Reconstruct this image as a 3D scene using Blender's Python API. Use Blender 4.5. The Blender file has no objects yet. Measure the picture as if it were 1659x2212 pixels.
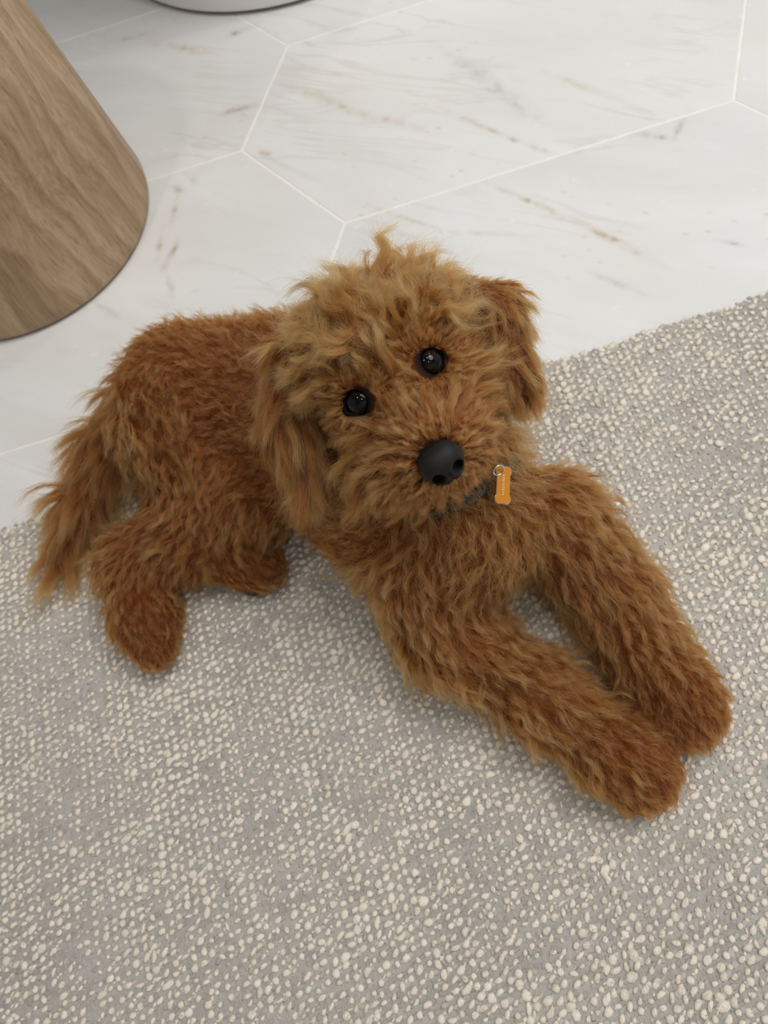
import bpy, bmesh, math, random
import numpy as np
import openvdb
from mathutils import Vector, Matrix, kdtree

rng = np.random.default_rng(7)
random.seed(7)
SC = bpy.context.scene
COL = SC.collection

# ------------------------------------------------------------------ camera
CAM = np.array([0.0, 0.0, 0.70])
FW = np.array([0.0, 0.40390764, -0.91479977])
RT = np.array([0.9351367, -0.32410177, -0.14309927])
UP = np.array([0.35428711, 0.85546284, 0.37770886])
FPX, W, H = 1500.0, 1659, 2212
cam_d = bpy.data.cameras.new('camera')
cam_d.sensor_fit = 'VERTICAL'
cam_d.sensor_height = 36.0
cam_d.lens = FPX / H * 36.0
cam_d.clip_start = 0.01
cam_d.dof.use_dof = True
cam_d.dof.focus_distance = 0.49
cam_d.dof.aperture_fstop = 8.0
cam = bpy.data.objects.new('camera', cam_d)
COL.objects.link(cam)
cam.matrix_world = Matrix(((RT[0], UP[0], -FW[0], CAM[0]), (RT[1], UP[1], -FW[1], CAM[1]),
                           (RT[2], UP[2], -FW[2], CAM[2]), (0, 0, 0, 1)))
SC.camera = cam

# ------------------------------------------------------------------ world, lamps, exposure
world = bpy.data.worlds.new('world')
SC.world = world
world.use_nodes = True
bg = world.node_tree.nodes['Background']
bg.inputs[0].default_value = (1.0, 0.985, 0.96, 1)
bg.inputs[1].default_value = 0.3


def lamp(name, loc, size, power, color=(1, 0.96, 0.9)):
    d = bpy.data.lights.new(name, 'AREA')
    d.shape = 'DISK'
    d.size = size
    d.energy = power
    d.color = color
    o = bpy.data.objects.new(name, d)
    o.location = loc
    COL.objects.link(o)
    return o


# recessed ceiling downlights of the bathroom
for x, y in ((0.25, 0.55), (1.15, 0.75), (1.35, 1.8), (-0.85, 0.3), (0.2, -0.7)):
    lamp('downlight', (x, y, 2.58), 0.11, 6.0, (1, 0.98, 0.95))
# large soft ceiling light
lamp('ceiling_light', (1.35, 0.4, 2.585), 1.7, 38.0, (1, 1, 1))

SC.view_settings.view_transform = 'Standard'
SC.view_settings.look = 'None'
SC.view_settings.gamma = 1.0
SC.view_settings.use_curve_mapping = False
SC.view_settings.exposure = -0.08
cy = SC.cycles
cy.max_bounces = 6
cy.diffuse_bounces = 3
cy.glossy_bounces = 3
cy.transmission_bounces = 4
cy.caustics_reflective = False
cy.caustics_refractive = False
cy.use_denoising = True
cy.adaptive_threshold = 0.03
cy.sample_clamp_indirect = 6.0


# ------------------------------------------------------------------ helpers
def at(px, py, z):
    """world point at height z seen at a pixel of the 1659x2212 photograph"""
    d = FW + (px - W / 2) / FPX * RT - (py - H / 2) / FPX * UP
    return CAM + d * ((z - CAM[2]) / d[2])


def obj(name, me, mat=None, parent=None, smooth=True):
    o = bpy.data.objects.new(name, me)
    COL.objects.link(o)
    if mat is not None:
        me.materials.append(mat)
    if parent is not None:
        o.parent = parent
    if smooth and hasattr(me, 'polygons'):
        me.polygons.foreach_set('use_smooth', [True] * len(me.polygons))
    return o


def mesh_from(name, verts, faces):
    me = bpy.data.meshes.new(name)
    me.from_pydata([tuple(v) for v in verts], [], [tuple(f) for f in faces])
    me.update()
    return me


def mesh_arrays(name, V, F):
    """fast mesh from numpy arrays; F is (n,k)"""
    me = bpy.data.meshes.new(name)
    n, k = F.shape
    me.vertices.add(len(V))
    me.vertices.foreach_set('co', np.ascontiguousarray(V, dtype=np.float32).ravel())
    me.loops.add(n * k)
    me.loops.foreach_set('vertex_index', np.ascontiguousarray(F, dtype=np.int32).ravel())
    me.polygons.add(n)
    me.polygons.foreach_set('loop_start', np.arange(0, n * k, k, dtype=np.int32))
    me.update(calc_edges=True)
    me.validate()
    return me


def tag(o, label=None, cat=None, kind=None, group=None):
    if label: o['label'] = label
    if cat: o['category'] = cat
    if kind: o['kind'] = kind
    if group: o['group'] = group
    return o


def empty(name, loc, parent=None):
    o = bpy.data.objects.new(name, None)
    o.empty_display_size = 0.02
    o.location = loc
    COL.objects.link(o)
    if parent is not None: o.parent = parent
    return o


def lathe(profile, seg=96):
    """profile of (r,z); closed at r=0 ends"""
    V, F = [], []
    for r, z in profile:
        for k in range(seg):
            a = 2 * math.pi * k / seg
            V.append((r * math.cos(a), r * math.sin(a), z))
    for i in range(len(profile) - 1):
        for k in range(seg):
            k2 = (k + 1) % seg
            F.append((i * seg + k, i * seg + k2, (i + 1) * seg + k2, (i + 1) * seg + k))
    F.append(tuple(range(seg))[::-1])
    n = (len(profile) - 1) * seg
    F.append(tuple(range(n, n + seg)))
    return V, F


class NT:
    """tiny node-tree writer"""
    def __init__(s, name):
        s.m = bpy.data.materials.new(name)
        s.m.use_nodes = True
        s.t = s.m.node_tree
        s.b = s.t.nodes['Principled BSDF']
        s.out = s.t.nodes['Material Output']

    def n(s, kind, **kw):
        nd = s.t.nodes.new(kind)
        for k, v in kw.items():
            if k.startswith('i_'):
                key = k[2:]
                key = int(key) if key.isdigit() else key.replace('_', ' ')
                s.put(nd.inputs[key], v)
            else:
                setattr(nd, k, v)
        return nd

    def put(s, sock, v):
        if isinstance(v, bpy.types.NodeSocket): s.t.links.new(v, sock)
        elif isinstance(v, bpy.types.Node): s.t.links.new(v.outputs[0], sock)
        else: sock.default_value = v

    def math(s, op, a, b=0.0, c=0.0, clamp=False):
        nd = s.t.nodes.new('ShaderNodeMath')
        nd.operation = op
        nd.use_clamp = clamp
        s.put(nd.inputs[0], a); s.put(nd.inputs[1], b); s.put(nd.inputs[2], c)
        return nd.outputs[0]

    def mix(s, f, a, b, blend='MIX'):
        nd = s.t.nodes.new('ShaderNodeMix')
        nd.data_type = 'RGBA'
        nd.blend_type = blend
        s.put(nd.inputs[0], f); s.put(nd.inputs[6], a); s.put(nd.inputs[7], b)
        return nd.outputs[2]

    def ramp(s, f, stops, interp='LINEAR'):
        nd = s.t.nodes.new('ShaderNodeValToRGB')
        nd.color_ramp.interpolation = interp
        el = nd.color_ramp.elements
        while len(el) < len(stops): el.new(0.5)
        for e, (p, c) in zip(el, stops):
            e.position = p
            e.color = c if len(c) == 4 else (*c, 1)
        s.put(nd.inputs[0], f)
        return nd.outputs[0]

    def noise(s, vec, scale, detail=3.0, rough=0.5, dist=0.0):
        nd = s.n('ShaderNodeTexNoise')
        if vec is not None: s.put(nd.inputs['Vector'], vec)
        nd.inputs['Scale'].default_value = scale
        nd.inputs['Detail'].default_value = detail
        nd.inputs['Roughness'].default_value = rough
        nd.inputs['Distortion'].default_value = dist
        return nd.outputs[0]

    def mapping(s, vec, scale=(1, 1, 1), rot=(0, 0, 0), loc=(0, 0, 0)):
        nd = s.n('ShaderNodeMapping')
        s.put(nd.inputs[0], vec)
        nd.inputs['Location'].default_value = loc
        nd.inputs['Rotation'].default_value = rot
        nd.inputs['Scale'].default_value = scale
        return nd.outputs[0]

    def bump(s, h, strength=0.3, dist=0.001):
        nd = s.n('ShaderNodeBump')
        nd.inputs['Strength'].default_value = strength
        nd.inputs['Distance'].default_value = dist
        s.put(nd.inputs['Height'], h)
        s.put(s.b.inputs['Normal'], nd.outputs[0])

    def base(s, c): s.put(s.b.inputs['Base Color'], c)

    def set(s, **kw):
        for k, v in kw.items(): s.put(s.b.inputs[k.replace('_', ' ')], v)
        return s


def plain(name, color, rough=0.5, **kw):
    t = NT(name)
    t.b.inputs['Base Color'].default_value = (*color, 1)
    t.b.inputs['Roughness'].default_value = rough
    t.set(**kw)
    return t.m


# ------------------------------------------------------------------ materials of the setting
def mat_marble():
    t = NT('marble')
    tc = t.n('ShaderNodeTexCoord').outputs['Object']
    oi = t.n('ShaderNodeObjectInfo')
    rnd = oi.outputs['Random']
    off = t.n('ShaderNodeVectorMath', operation='SCALE')
    t.put(off.inputs[0], (13.0, 7.0, 3.0)); t.put(off.inputs['Scale'], rnd)
    add = t.n('ShaderNodeVectorMath', operation='ADD')
    t.put(add.inputs[0], tc); t.put(add.inputs[1], off.outputs[0])
    v = t.mapping(add.outputs[0], rot=(0, 0, 0.62))
    # long soft veins running diagonally over the tile
    vs = t.mapping(v, scale=(2.0, 9.0, 1))
    n1 = t.noise(vs, 1.3, 5, 0.55, 0.9)
    ridge = t.math('ABSOLUTE', t.math('SUBTRACT', n1, 0.52))
    vein = t.math('SUBTRACT', 1.0, t.math('MULTIPLY', ridge, 26.0), clamp=True)
    patch = t.ramp(t.noise(v, 4.5, 3), [(0.46, (0, 0, 0)), (0.68, (1, 1, 1))])
    vein = t.math('MULTIPLY', t.math('POWER', vein, 1.6), patch)
    cloud = t.ramp(t.noise(t.mapping(v, scale=(1, 2.6, 1)), 3.4, 5, 0.6, 0.4), [(0.32, (0, 0, 0)), (0.72, (1, 1, 1))])
    c = t.mix(cloud, (0.735, 0.735, 0.715, 1), (0.84, 0.842, 0.835, 1))
    warm = t.ramp(t.noise(v, 2.4, 3), [(0.52, (0, 0, 0)), (0.74, (1, 1, 1))])
    c = t.mix(t.math('MULTIPLY', warm, 0.45), c, (0.80, 0.76, 0.69, 1))
    c = t.mix(t.math('MULTIPLY', t.math('GREATER_THAN', rnd, 0.62), 0.2), c, (0.86, 0.83, 0.775, 1))
    tint = t.mix(t.noise(v, 2.0, 2), (0.46, 0.36, 0.25, 1), (0.45, 0.46, 0.45, 1))
    c = t.mix(t.math('MULTIPLY', vein, 0.26), c, tint)
    # brown mineral specks in loose rows
    sp = t.n('ShaderNodeTexVoronoi')
    t.put(sp.inputs['Vector'], t.mapping(v, scale=(1, 1.7, 1)))
    sp.inputs['Scale'].default_value = 34.0
    spot = t.ramp(sp.outputs['Distance'], [(0.06, (1, 1, 1)), (0.20, (0, 0, 0))])
    rows = t.ramp(t.noise(t.mapping(v, scale=(1.0, 2.2, 1)), 3.0, 2), [(0.54, (0, 0, 0)), (0.66, (1, 1, 1))])
    c = t.mix(t.math('MULTIPLY', t.math('MULTIPLY', spot, rows), 0.3), c, (0.46, 0.34, 0.22, 1))
    # the stains and mineral streaks of this floor, each an uneven ellipse
    wp = t.n('ShaderNodeNewGeometry').outputs['Position']
    wn = t.n('ShaderNodeTexNoise')
    t.put(wn.inputs['Vector'], wp)
    wn.inputs['Scale'].default_value = 55.0; wn.inputs['Detail'].default_value = 4.0
    wob = t.math('SUBTRACT', wn.outputs[0], 0.5)
    BR, GY, BE = (0.44, 0.32, 0.20, 1), (0.40, 0.41, 0.40, 1), (0.60, 0.52, 0.40, 1)
    for x0, y0, x1, y1, wd, col, st in (
            (478, 246, 552, 227, 9, BR, .62), (562, 326, 579, 335, 8, BR, .7), (376, 403, 392, 412, 9, BR, .55), (414, 384, 424, 398, 7, GY, .45),
            (385, 425, 368, 482, 8, BR, .4), (380, 528, 352, 582, 9, BR, .6), (350, 500, 340, 560, 8, BR, .3), (362, 590, 372, 640, 8, GY, .3),
            (596, 172, 770, 242, 13, BE, .5), (740, 232, 930, 286, 11, BE, .45), (955, 105, 1150, 250, 16, GY, .32), (965, 240, 1105, 300, 7, BE, .55),
            (1100, 297, 1112, 307, 6, GY, .7), (1112, 302, 1195, 334, 7, GY, .35), (1375, 288, 1455, 300, 8, GY, .45), (1455, 300, 1478, 258, 7, GY, .5),
            (1060, 398, 1240, 478, 9, BE, .5), (1230, 470, 1420, 570, 10, BE, .55), (1312, 512, 1345, 524, 6, BR, .5), (1555, 520, 1610, 531, 6, GY, .65),
            (800, 446, 960, 500, 7, BE, .4), (960, 500, 1130, 508, 7, BE, .3), (470, 88, 548, 55, 9, GY, .45), (330, 96, 465, 116, 10, BE, .5),
            (250, 88, 330, 70, 8, GY, .3), (1280, 590, 1400, 640, 9, GY, .3), (1190, 160, 1330, 215, 9, BE, .3), (210, 655, 260, 690, 9, GY, .3)):
        A, B = at(x0, y0, 0), at(x1, y1, 0)
        px_ = np.linalg.norm(A - CAM) / FPX
        ln_ = np.linalg.norm(B - A) / 2 + 0.4 * wd * px_
        du_ = (B - A) / np.linalg.norm(B - A); dv_ = np.array([-du_[1], du_[0], 0])
        rel = t.n('ShaderNodeVectorMath', operation='SUBTRACT')
        t.put(rel.inputs[0], wp); rel.inputs[1].default_value = tuple((A + B) / 2)
        cs = []
        for ax_, sz in ((du_, ln_), (dv_, wd * px_)):
            dt = t.n('ShaderNodeVectorMath', operation='DOT_PRODUCT')
            t.put(dt.inputs[0], rel.outputs[0]); dt.inputs[1].default_value = tuple(ax_ / sz)
            cs.append(t.math('POWER', t.math('ABSOLUTE', dt.outputs['Value']), 2.0))
        d2 = t.math('ADD', t.math('ADD', cs[0], cs[1]), t.math('MULTIPLY', wob, 4.0))
        c = t.mix(t.math('MULTIPLY', t.math('POWER', 2.718, t.math('MULTIPLY', d2, -1.5)), st * 0.85), c, col)
    # pale crystals
    fl = t.ramp(t.noise(v, 60, 2), [(0.70, (0, 0, 0)), (0.76, (1, 1, 1))])
    c = t.mix(t.math('MULTIPLY', fl, 0.35), c, (0.93, 0.93, 0.92, 1))
    t.base(c)
    t.put(t.b.inputs['Roughness'], t.math('MULTIPLY_ADD', t.noise(v, 9, 3), 0.18, 0.30))
    t.b.inputs['Specular IOR Level'].default_value = 0.38
    t.bump(t.noise(v, 120, 3), 0.04, 0.0006)
    return t.m


def mat_grout():
    t = NT('grout')
    tc = t.n('ShaderNodeTexCoord').outputs['Object']
    t.base(t.ramp(t.noise(tc, 60, 4), [(0.3, (0.86, 0.84, 0.77)), (0.7, (0.94, 0.925, 0.87))]))
    t.set(Roughness=0.85)
    t.bump(t.noise(tc, 900, 3), 0.3, 0.0006)
    return t.m


def mat_wood():
    t = NT('oak_wood')
    tc = t.n('ShaderNodeTexCoord').outputs['Object']
    # rings of the trunk, off-centre axis, wobbling with height
    wob = t.n('ShaderNodeTexNoise')
    t.put(wob.inputs['Vector'], t.mapping(tc, scale=(1, 1, 0.75)))
    wob.inputs['Scale'].default_value = 5.2
    wob.inputs['Detail'].default_value = 2.5
    w2 = t.n('ShaderNodeVectorMath', operation='SCALE')
    t.put(w2.inputs[0], wob.outputs['Color']); w2.inputs['Scale'].default_value = 0.16
    ad = t.n('ShaderNodeVectorMath', operation='ADD')
    t.put(ad.inputs[0], tc); t.put(ad.inputs[1], w2.outputs[0])
    pos = t.mapping(ad.outputs[0], scale=(1, 1, 0.16), loc=(-0.10, 0.16, 0))
    ln = t.n('ShaderNodeVectorMath', operation='LENGTH')
    t.put(ln.inputs[0], pos)
    ring = t.math('FRACT', t.math('MULTIPLY', ln.outputs['Value'], 27.0))
    ringc = t.ramp(ring, [(0.0, (0.2, 0.2, 0.2)), (0.5, (0.5, 0.5, 0.5)), (0.85, (0.8, 0.8, 0.8)), (1.0, (0.2, 0.2, 0.2))])
    fib = t.noise(t.mapping(ad.outputs[0], scale=(1, 1, 0.045)), 150, 6, 0.72)
    big = t.noise(t.mapping(tc, scale=(1, 1, 0.35)), 9, 3)
    f = t.math('ADD', t.math('MULTIPLY', ringc, 0.34), t.math('MULTIPLY', fib, 0.80))
    f = t.math('ADD', f, t.math('MULTIPLY_ADD', big, 0.5, -0.32))
    c = t.ramp(f, [(0.25, (0.57, 0.42, 0.27)), (0.50, (0.44, 0.305, 0.185)), (0.78, (0.27, 0.168, 0.088))])
    pore = t.ramp(t.noise(t.mapping(tc, scale=(1, 1, 0.07)), 300, 3), [(0.58, (0, 0, 0)), (0.72, (1, 1, 1))])
    c = t.mix(t.math('MULTIPLY', pore, 0.55), c, (0.19, 0.11, 0.06, 1))
    knot = t.ramp(t.noise(t.mapping(tc, scale=(1, 1, 0.4)), 7, 2), [(0.60, (0, 0, 0)), (0.72, (1, 1, 1))])
    c = t.mix(t.math('MULTIPLY', knot, 0.30), c, (0.24, 0.13, 0.065, 1))
    t.base(c)
    t.set(Roughness=0.5)
    t.b.inputs['Specular IOR Level'].default_value = 0.3
    t.bump(t.math('ADD', fib, pore), 0.12, 0.0008)
    return t.m


MARBLE = mat_marble()
GROUT = mat_grout()
WOOD = mat_wood()
ENAMEL = plain('white_enamel', (0.86, 0.855, 0.84), 0.12)
PAINT = plain('wall_paint', (0.55, 0.55, 0.545), 0.8)
DARK_GAP = plain('gap_shade_and_pad', (0.03, 0.03, 0.03), 0.8)  # near-black: shade of the tub's bottom gap as colour; also the stool pad

# ------------------------------------------------------------------ floor of elongated hexagon tiles
PHI = -0.07605
TU = np.array([math.cos(PHI), math.sin(PHI), 0]); TV = np.array([-math.sin(PHI), math.cos(PHI), 0])
TC = np.array([0.37194, 0.90176, 0.0])
TL, TP, TQ = 0.5376, 0.11115, 0.19558
TILE_T = 0.006
bm = bmesh.new()
for v in ((-2.6, -1.6), (3.0, -1.6), (3.0, 3.2), (-2.6, 3.2)):
    bm.verts.new((v[0], v[1], -0.0007))
for v in ((-2.6, -1.6), (3.0, -1.6), (3.0, 3.2), (-2.6, 3.2)):
    bm.verts.new((v[0], v[1], -0.03))
bm.verts.ensure_lookup_table()
V_ = bm.verts
bm.faces.new([V_[i] for i in (0, 1, 2, 3)]); bm.faces.new([V_[i] for i in (7, 6, 5, 4)])
for i in range(4):
    j = (i + 1) % 4
    bm.faces.new([V_[i], V_[4 + i], V_[4 + j], V_[j]])
me = bpy.data.meshes.new('floor'); bm.to_mesh(me); bm.free()
floor = tag(obj('floor', me, GROUT, smooth=False), kind='structure')


def slab(name, lo, hi, mat):
    V = [(x, y, z) for z in (lo[2], hi[2]) for x, y in ((lo[0], lo[1]), (hi[0], lo[1]), (hi[0], hi[1]), (lo[0], hi[1]))]
    F = [(3, 2, 1, 0), (4, 5, 6, 7), (0, 1, 5, 4), (1, 2, 6, 5), (2, 3, 7, 6), (3, 0, 4, 7)]
    return tag(obj(name, mesh_from(name, V, F), mat, smooth=False), kind='structure')


slab('wall_left', (-2.2, -1.6, 0), (-2.1, 3.2, 2.6), PAINT)
slab('wall_right', (2.5, -1.6, 0), (2.6, 3.2, 2.6), PAINT)
slab('wall_back', (-2.1, 3.1, 0), (2.5, 3.2, 2.6), PAINT)
slab('wall_front', (-2.1, -1.6, 0), (2.5, -1.5, 2.6), PAINT)
slab('ceiling', (-2.2, -1.6, 2.6), (2.6, 3.2, 2.7), PAINT)


def hex_tile_mesh(gap=0.0036, bev=0.0009):
    hv = [(-TL / 2, TQ), (-TL / 2 - TP, 0), (-TL / 2, -TQ), (TL / 2, -TQ), (TL / 2 + TP, 0), (TL / 2, TQ)]

    def inset(d):
        out = []
        n = len(hv)
        for i in range(n):
            p0, p1, p2 = (np.array(hv[(i + k - 1) % n]) for k in range(3))
            e1 = (p1 - p0) / np.linalg.norm(p1 - p0); e2 = (p2 - p1) / np.linalg.norm(p2 - p1)
            n1 = np.array([-e1[1], e1[0]]); n2 = np.array([-e2[1], e2[0]])
            b = (n1 + n2); b /= (b @ n1)
            out.append(p1 + d * b)
        return out
    rings = [(inset(gap / 2), -TILE_T), (inset(gap / 2), -bev), (inset(gap / 2 + bev * 0.4), -bev * 0.25), (inset(gap / 2 + bev), 0.0)]
    V, F = [], []
    for r, z in rings: V += [(p[0], p[1], z) for p in r]
    for i in range(3):
        for k in range(6):
            k2 = (k + 1) % 6
            F.append((i * 6 + k, i * 6 + k2, (i + 1) * 6 + k2, (i + 1) * 6 + k))
    F.append(tuple(range(18, 24)))
    return mesh_from('tile', V, F)


tile_me = hex_tile_mesh()
tile_me.materials.append(MARBLE)
for i in range(-4, 5):
    for j in range(-7, 8):
        v = 2 * TQ * j + (TQ if i % 2 else 0)
        c = TC + i * (TL + TP) * TU + v * TV
        if not (-2.3 < c[0] < 2.7 and -1.7 < c[1] < 3.2): continue
        o = bpy.data.objects.new('tile', tile_me)
        o.location = c
        o.rotation_euler = (0, 0, PHI)
        COL.objects.link(o)
        o.parent = floor

# ------------------------------------------------------------------ freestanding bathtub at the top edge
tub = empty('bathtub', (0.2002, 1.5041, 0))
tag(tub, 'white glossy freestanding bathtub with a rounded end standing on the marble', 'bathtub')


def stadium(r, length, z, seg=40):
    pts = []
    for k in range(seg + 1):
        a = math.pi + math.pi * k / seg
        pts.append(TU * r * math.cos(a) + TV * r * math.sin(a))
    for k in range(seg + 1):
        a = math.pi * k / seg
        pts.append(TU * r * math.cos(a) + TV * (length + r * math.sin(a)))
    return [(p[0], p[1], z) for p in pts]


prof = [(0.286, 0.0045), (0.294, 0.005), (0.2985, 0.0085), (0.2995, 0.014), (0.306, 0.08), (0.322, 0.22), (0.342, 0.40), (0.357, 0.545),
        (0.3585, 0.556), (0.356, 0.564), (0.350, 0.567), (0.338, 0.567), (0.332, 0.563), (0.328, 0.553), (0.318, 0.45),
        (0.300, 0.28), (0.27, 0.18), (0.20, 0.14), (0.10, 0.132)]
V, F = [], []
for r, z in prof: V += stadium(r + 0.006, 0.95, z)
n = len(V) // len(prof)
for i in range(len(prof) - 1):
    for k in range(n):
        k2 = (k + 1) % n
        F.append((i * n + k, i * n + k2, (i + 1) * n + k2, (i + 1) * n + k))
F.append(tuple(range(n))[::-1]); F.append(tuple(range((len(prof) - 1) * n, len(prof) * n)))
obj('tub_shell', mesh_from('tub_shell', V, F), ENAMEL, tub)
V = stadium(0.290, 0.95, 0.0) + stadium(0.290, 0.95, 0.0045)
F = [(k, (k + 1) % n, n + (k + 1) % n, n + k) for k in range(n)] + [tuple(range(n))[::-1], tuple(range(n, 2 * n))]
obj('gap_shade_plinth', mesh_from('gap_shade_plinth', V, F), DARK_GAP, tub)  # dark ring under the shell stands in for the shadow gap

# ------------------------------------------------------------------ turned wooden stool
stool = empty('wooden_stool', (-0.35177, 0.93702, 0))
tag(stool, 'tapered solid wood drum stool with brown grain standing on the marble', 'stool')
prof = [(0.1945, 0.0030), (0.1972, 0.0036), (0.1990, 0.0060), (0.2002, 0.011), (0.2012, 0.017)]
for z in np.linspace(0.03, 0.43, 18): prof.append((0.2031 - 0.1132 * z, z))
prof += [(0.1533, 0.440), (0.1510, 0.447), (0.147, 0.450), (0.10, 0.4475), (0.03, 0.4465)]
V, F = lathe(prof, 128)
obj('stool_body', mesh_from('stool_body', V, F), WOOD, stool)
V, F = lathe([(0.190, 0.0), (0.1905, 0.0030)], 96)
obj('foot_pad', mesh_from('foot_pad', V, F), DARK_GAP, stool)


# ------------------------------------------------------------------ rug
def mat_rug_base():
    t = NT('grey_wool_weave')
    tc = t.n('ShaderNodeTexCoord').outputs['Object']
    big = t.noise(t.mapping(tc, scale=(1, 0.5, 1)), 5.5, 3)
    fib = t.noise(t.mapping(tc, scale=(1, 0.25, 1)), 750, 4, 0.65)
    row = t.noise(t.mapping(tc, scale=(0.15, 1, 1)), 110, 2)
    f = t.math('ADD', t.math('MULTIPLY', big, 0.45), t.math('MULTIPLY', fib, 0.6))
    f = t.math('ADD', f, t.math('MULTIPLY_ADD', row, 0.3, -0.16))
    t.base(t.ramp(f, [(0.30, (0.36, 0.343, 0.312)), (0.52, (0.505, 0.48, 0.44)), (0.75, (0.62, 0.59, 0.545))]))
    t.set(Roughness=0.95)
    t.b.inputs['Specular IOR Level'].default_value = 0.1
    t.b.inputs['Sheen Weight'].default_value = 0.25
    t.bump(fib, 0.7, 0.0016)
    return t.m


def mat_yarn(name, a, b):
    t = NT(name)
    tc = t.n('ShaderNodeTexCoord').outputs['Object']
    fib = t.noise(t.mapping(tc, scale=(1, 0.5, 1)), 900, 3, 0.6)
    at_ = t.n('ShaderNodeAttribute', attribute_name='tone')
    f = t.math('ADD', t.math('MULTIPLY', fib, 0.55), t.math('MULTIPLY', at_.outputs['Fac'], 0.5))
    t.base(t.ramp(f, [(0.25, a), (0.8, b)]))
    t.set(Roughness=0.95)
    t.b.inputs['Specular IOR Level'].default_value = 0.1
    t.b.inputs['Sheen Weight'].default_value = 0.25
    t.bump(fib, 0.6, 0.0012)
    return t.m


RUG_TOP = 0.0075
RA = -0.0692
RU = np.array([math.cos(RA), math.sin(RA)]); RV = np.array([-math.sin(RA), math.cos(RA)])
RUG_O = np.array([0.030, 0.4245])     # a point of the back edge line
rug = empty('rug', (RUG_O[0], RUG_O[1], 0))
rug.rotation_euler = (0, 0, RA)
tag(rug, 'grey wool rug with cream nubby loops lying on the marble under the puppy', 'rug')
U0, U1, V0, V1 = -0.60, 0.64, -0.72, 0.0
NU, NV = 220, 150


def hills(u, v):
    return 0.0007 * (np.sin(u * 9.1 + 1.3) * np.cos(v * 7.3) + np.sin(u * 23 + v * 17)) * 0.6


def edge_wave(u):
    return 0.0022 * np.sin(u * 13 + 0.7) + 0.0016 * np.sin(u * 41) + 0.001 * np.sin(u * 97 + 2)


us = np.linspace(U0, U1, NU); vs = np.linspace(V0, V1, NV)
gu, gv = np.meshgrid(us, vs)
fac = (gv - V0) / (V1 - V0)
gv2 = gv + edge_wave(gu) * fac
dd = np.minimum.reduce([gu - U0, U1 - gu, gv - V0, V1 - gv])
zz = RUG_TOP + hills(gu, gv)
zz = np.where(dd < 1e-6, RUG_TOP * 0.62, zz)
Vt = np.stack([gu, gv2, zz], -1).reshape(-1, 3)
idx = np.arange(NU * NV).reshape(NV, NU)
F = np.stack([idx[:-1, :-1], idx[:-1, 1:], idx[1:, 1:], idx[1:, :-1]], -1).reshape(-1, 4)
border = np.concatenate([idx[0, :], idx[1:, -1], idx[-1, -2::-1], idx[-2:0:-1, 0]])
Vb = Vt[border].copy(); Vb[:, 2] = 0.0004
nb = len(border); n0 = len(Vt)
k = np.arange(nb); k2 = (k + 1) % nb
F = np.concatenate([F, np.stack([border[k], n0 + k, n0 + k2, border[k2]], -1)])
obj('weave', mesh_arrays('weave', np.concatenate([Vt, Vb]), F), mat_rug_base(), rug)


def uv_ball(seg=7, rings=5):
    V = [(0, 0, 1)]
    for i in range(1, rings):
        a = math.pi * i / rings
        for j in range(seg):
            b = 2 * math.pi * j / seg
            V.append((math.sin(a) * math.cos(b), math.sin(a) * math.sin(b), math.cos(a)))
    V.append((0, 0, -1))
    F = []
    for j in range(seg): F.append((0, 1 + j, 1 + (j + 1) % seg))
    for i in range(rings - 2):
        for j in range(seg):
            a, b = 1 + i * seg + j, 1 + i * seg + (j + 1) % seg
            F.append((a, a + seg, b + seg)); F.append((a, b + seg, b))
    last = len(V) - 1
    for j in range(seg):
        F.append((last, 1 + (rings - 2) * seg + (j + 1) % seg, 1 + (rings - 2) * seg + j))
    return np.array(V), np.array(F)


BV, BF = uv_ball()


def smooth1(n, k, seed):
    r = np.random.default_rng(seed).normal(size=n + 2 * k)
    r = np.convolve(r, np.ones(k) / k, 'same')[k:n + k]
    return r / (r.std() + 1e-9)


PU, PV = 0.0088, 0.0081
nu = int((U1 - U0) / PU); nv = int((V1 - V0) / PV)
iu, iv = np.meshgrid(np.arange(nu), np.arange(nv))
fld = np.random.default_rng(3).normal(size=(nv, nu))
for ax, kk in ((0, 9), (1, 7)):
    fld = np.apply_along_axis(lambda a: np.convolve(a, np.ones(kk) / kk, 'same'), ax, fld)
fld /= fld.std()
streak = (0.55 * smooth1(nu, 2, 11))[None, :] + (0.40 * smooth1(nv, 2, 12))[:, None] + 0.5 * fld
pres = 0.5 * streak + 0.75 * rng.normal(size=(nv, nu))
cream = pres > -1.45
cu_ = U0 + (iu + 0.5 + 0.09 * rng.normal(size=iu.shape)) * PU
cv_ = V0 + (iv + 0.5 + 0.30 * (iu % 2) + 0.09 * rng.normal(size=iu.shape)) * PV
cv_ = cv_ + edge_wave(cu_) * (cv_ - V0) / (V1 - V0)
SZ = np.clip(1.0 + 0.10 * streak + 0.12 * rng.normal(size=iu.shape), 0.5, 1.4)


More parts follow.
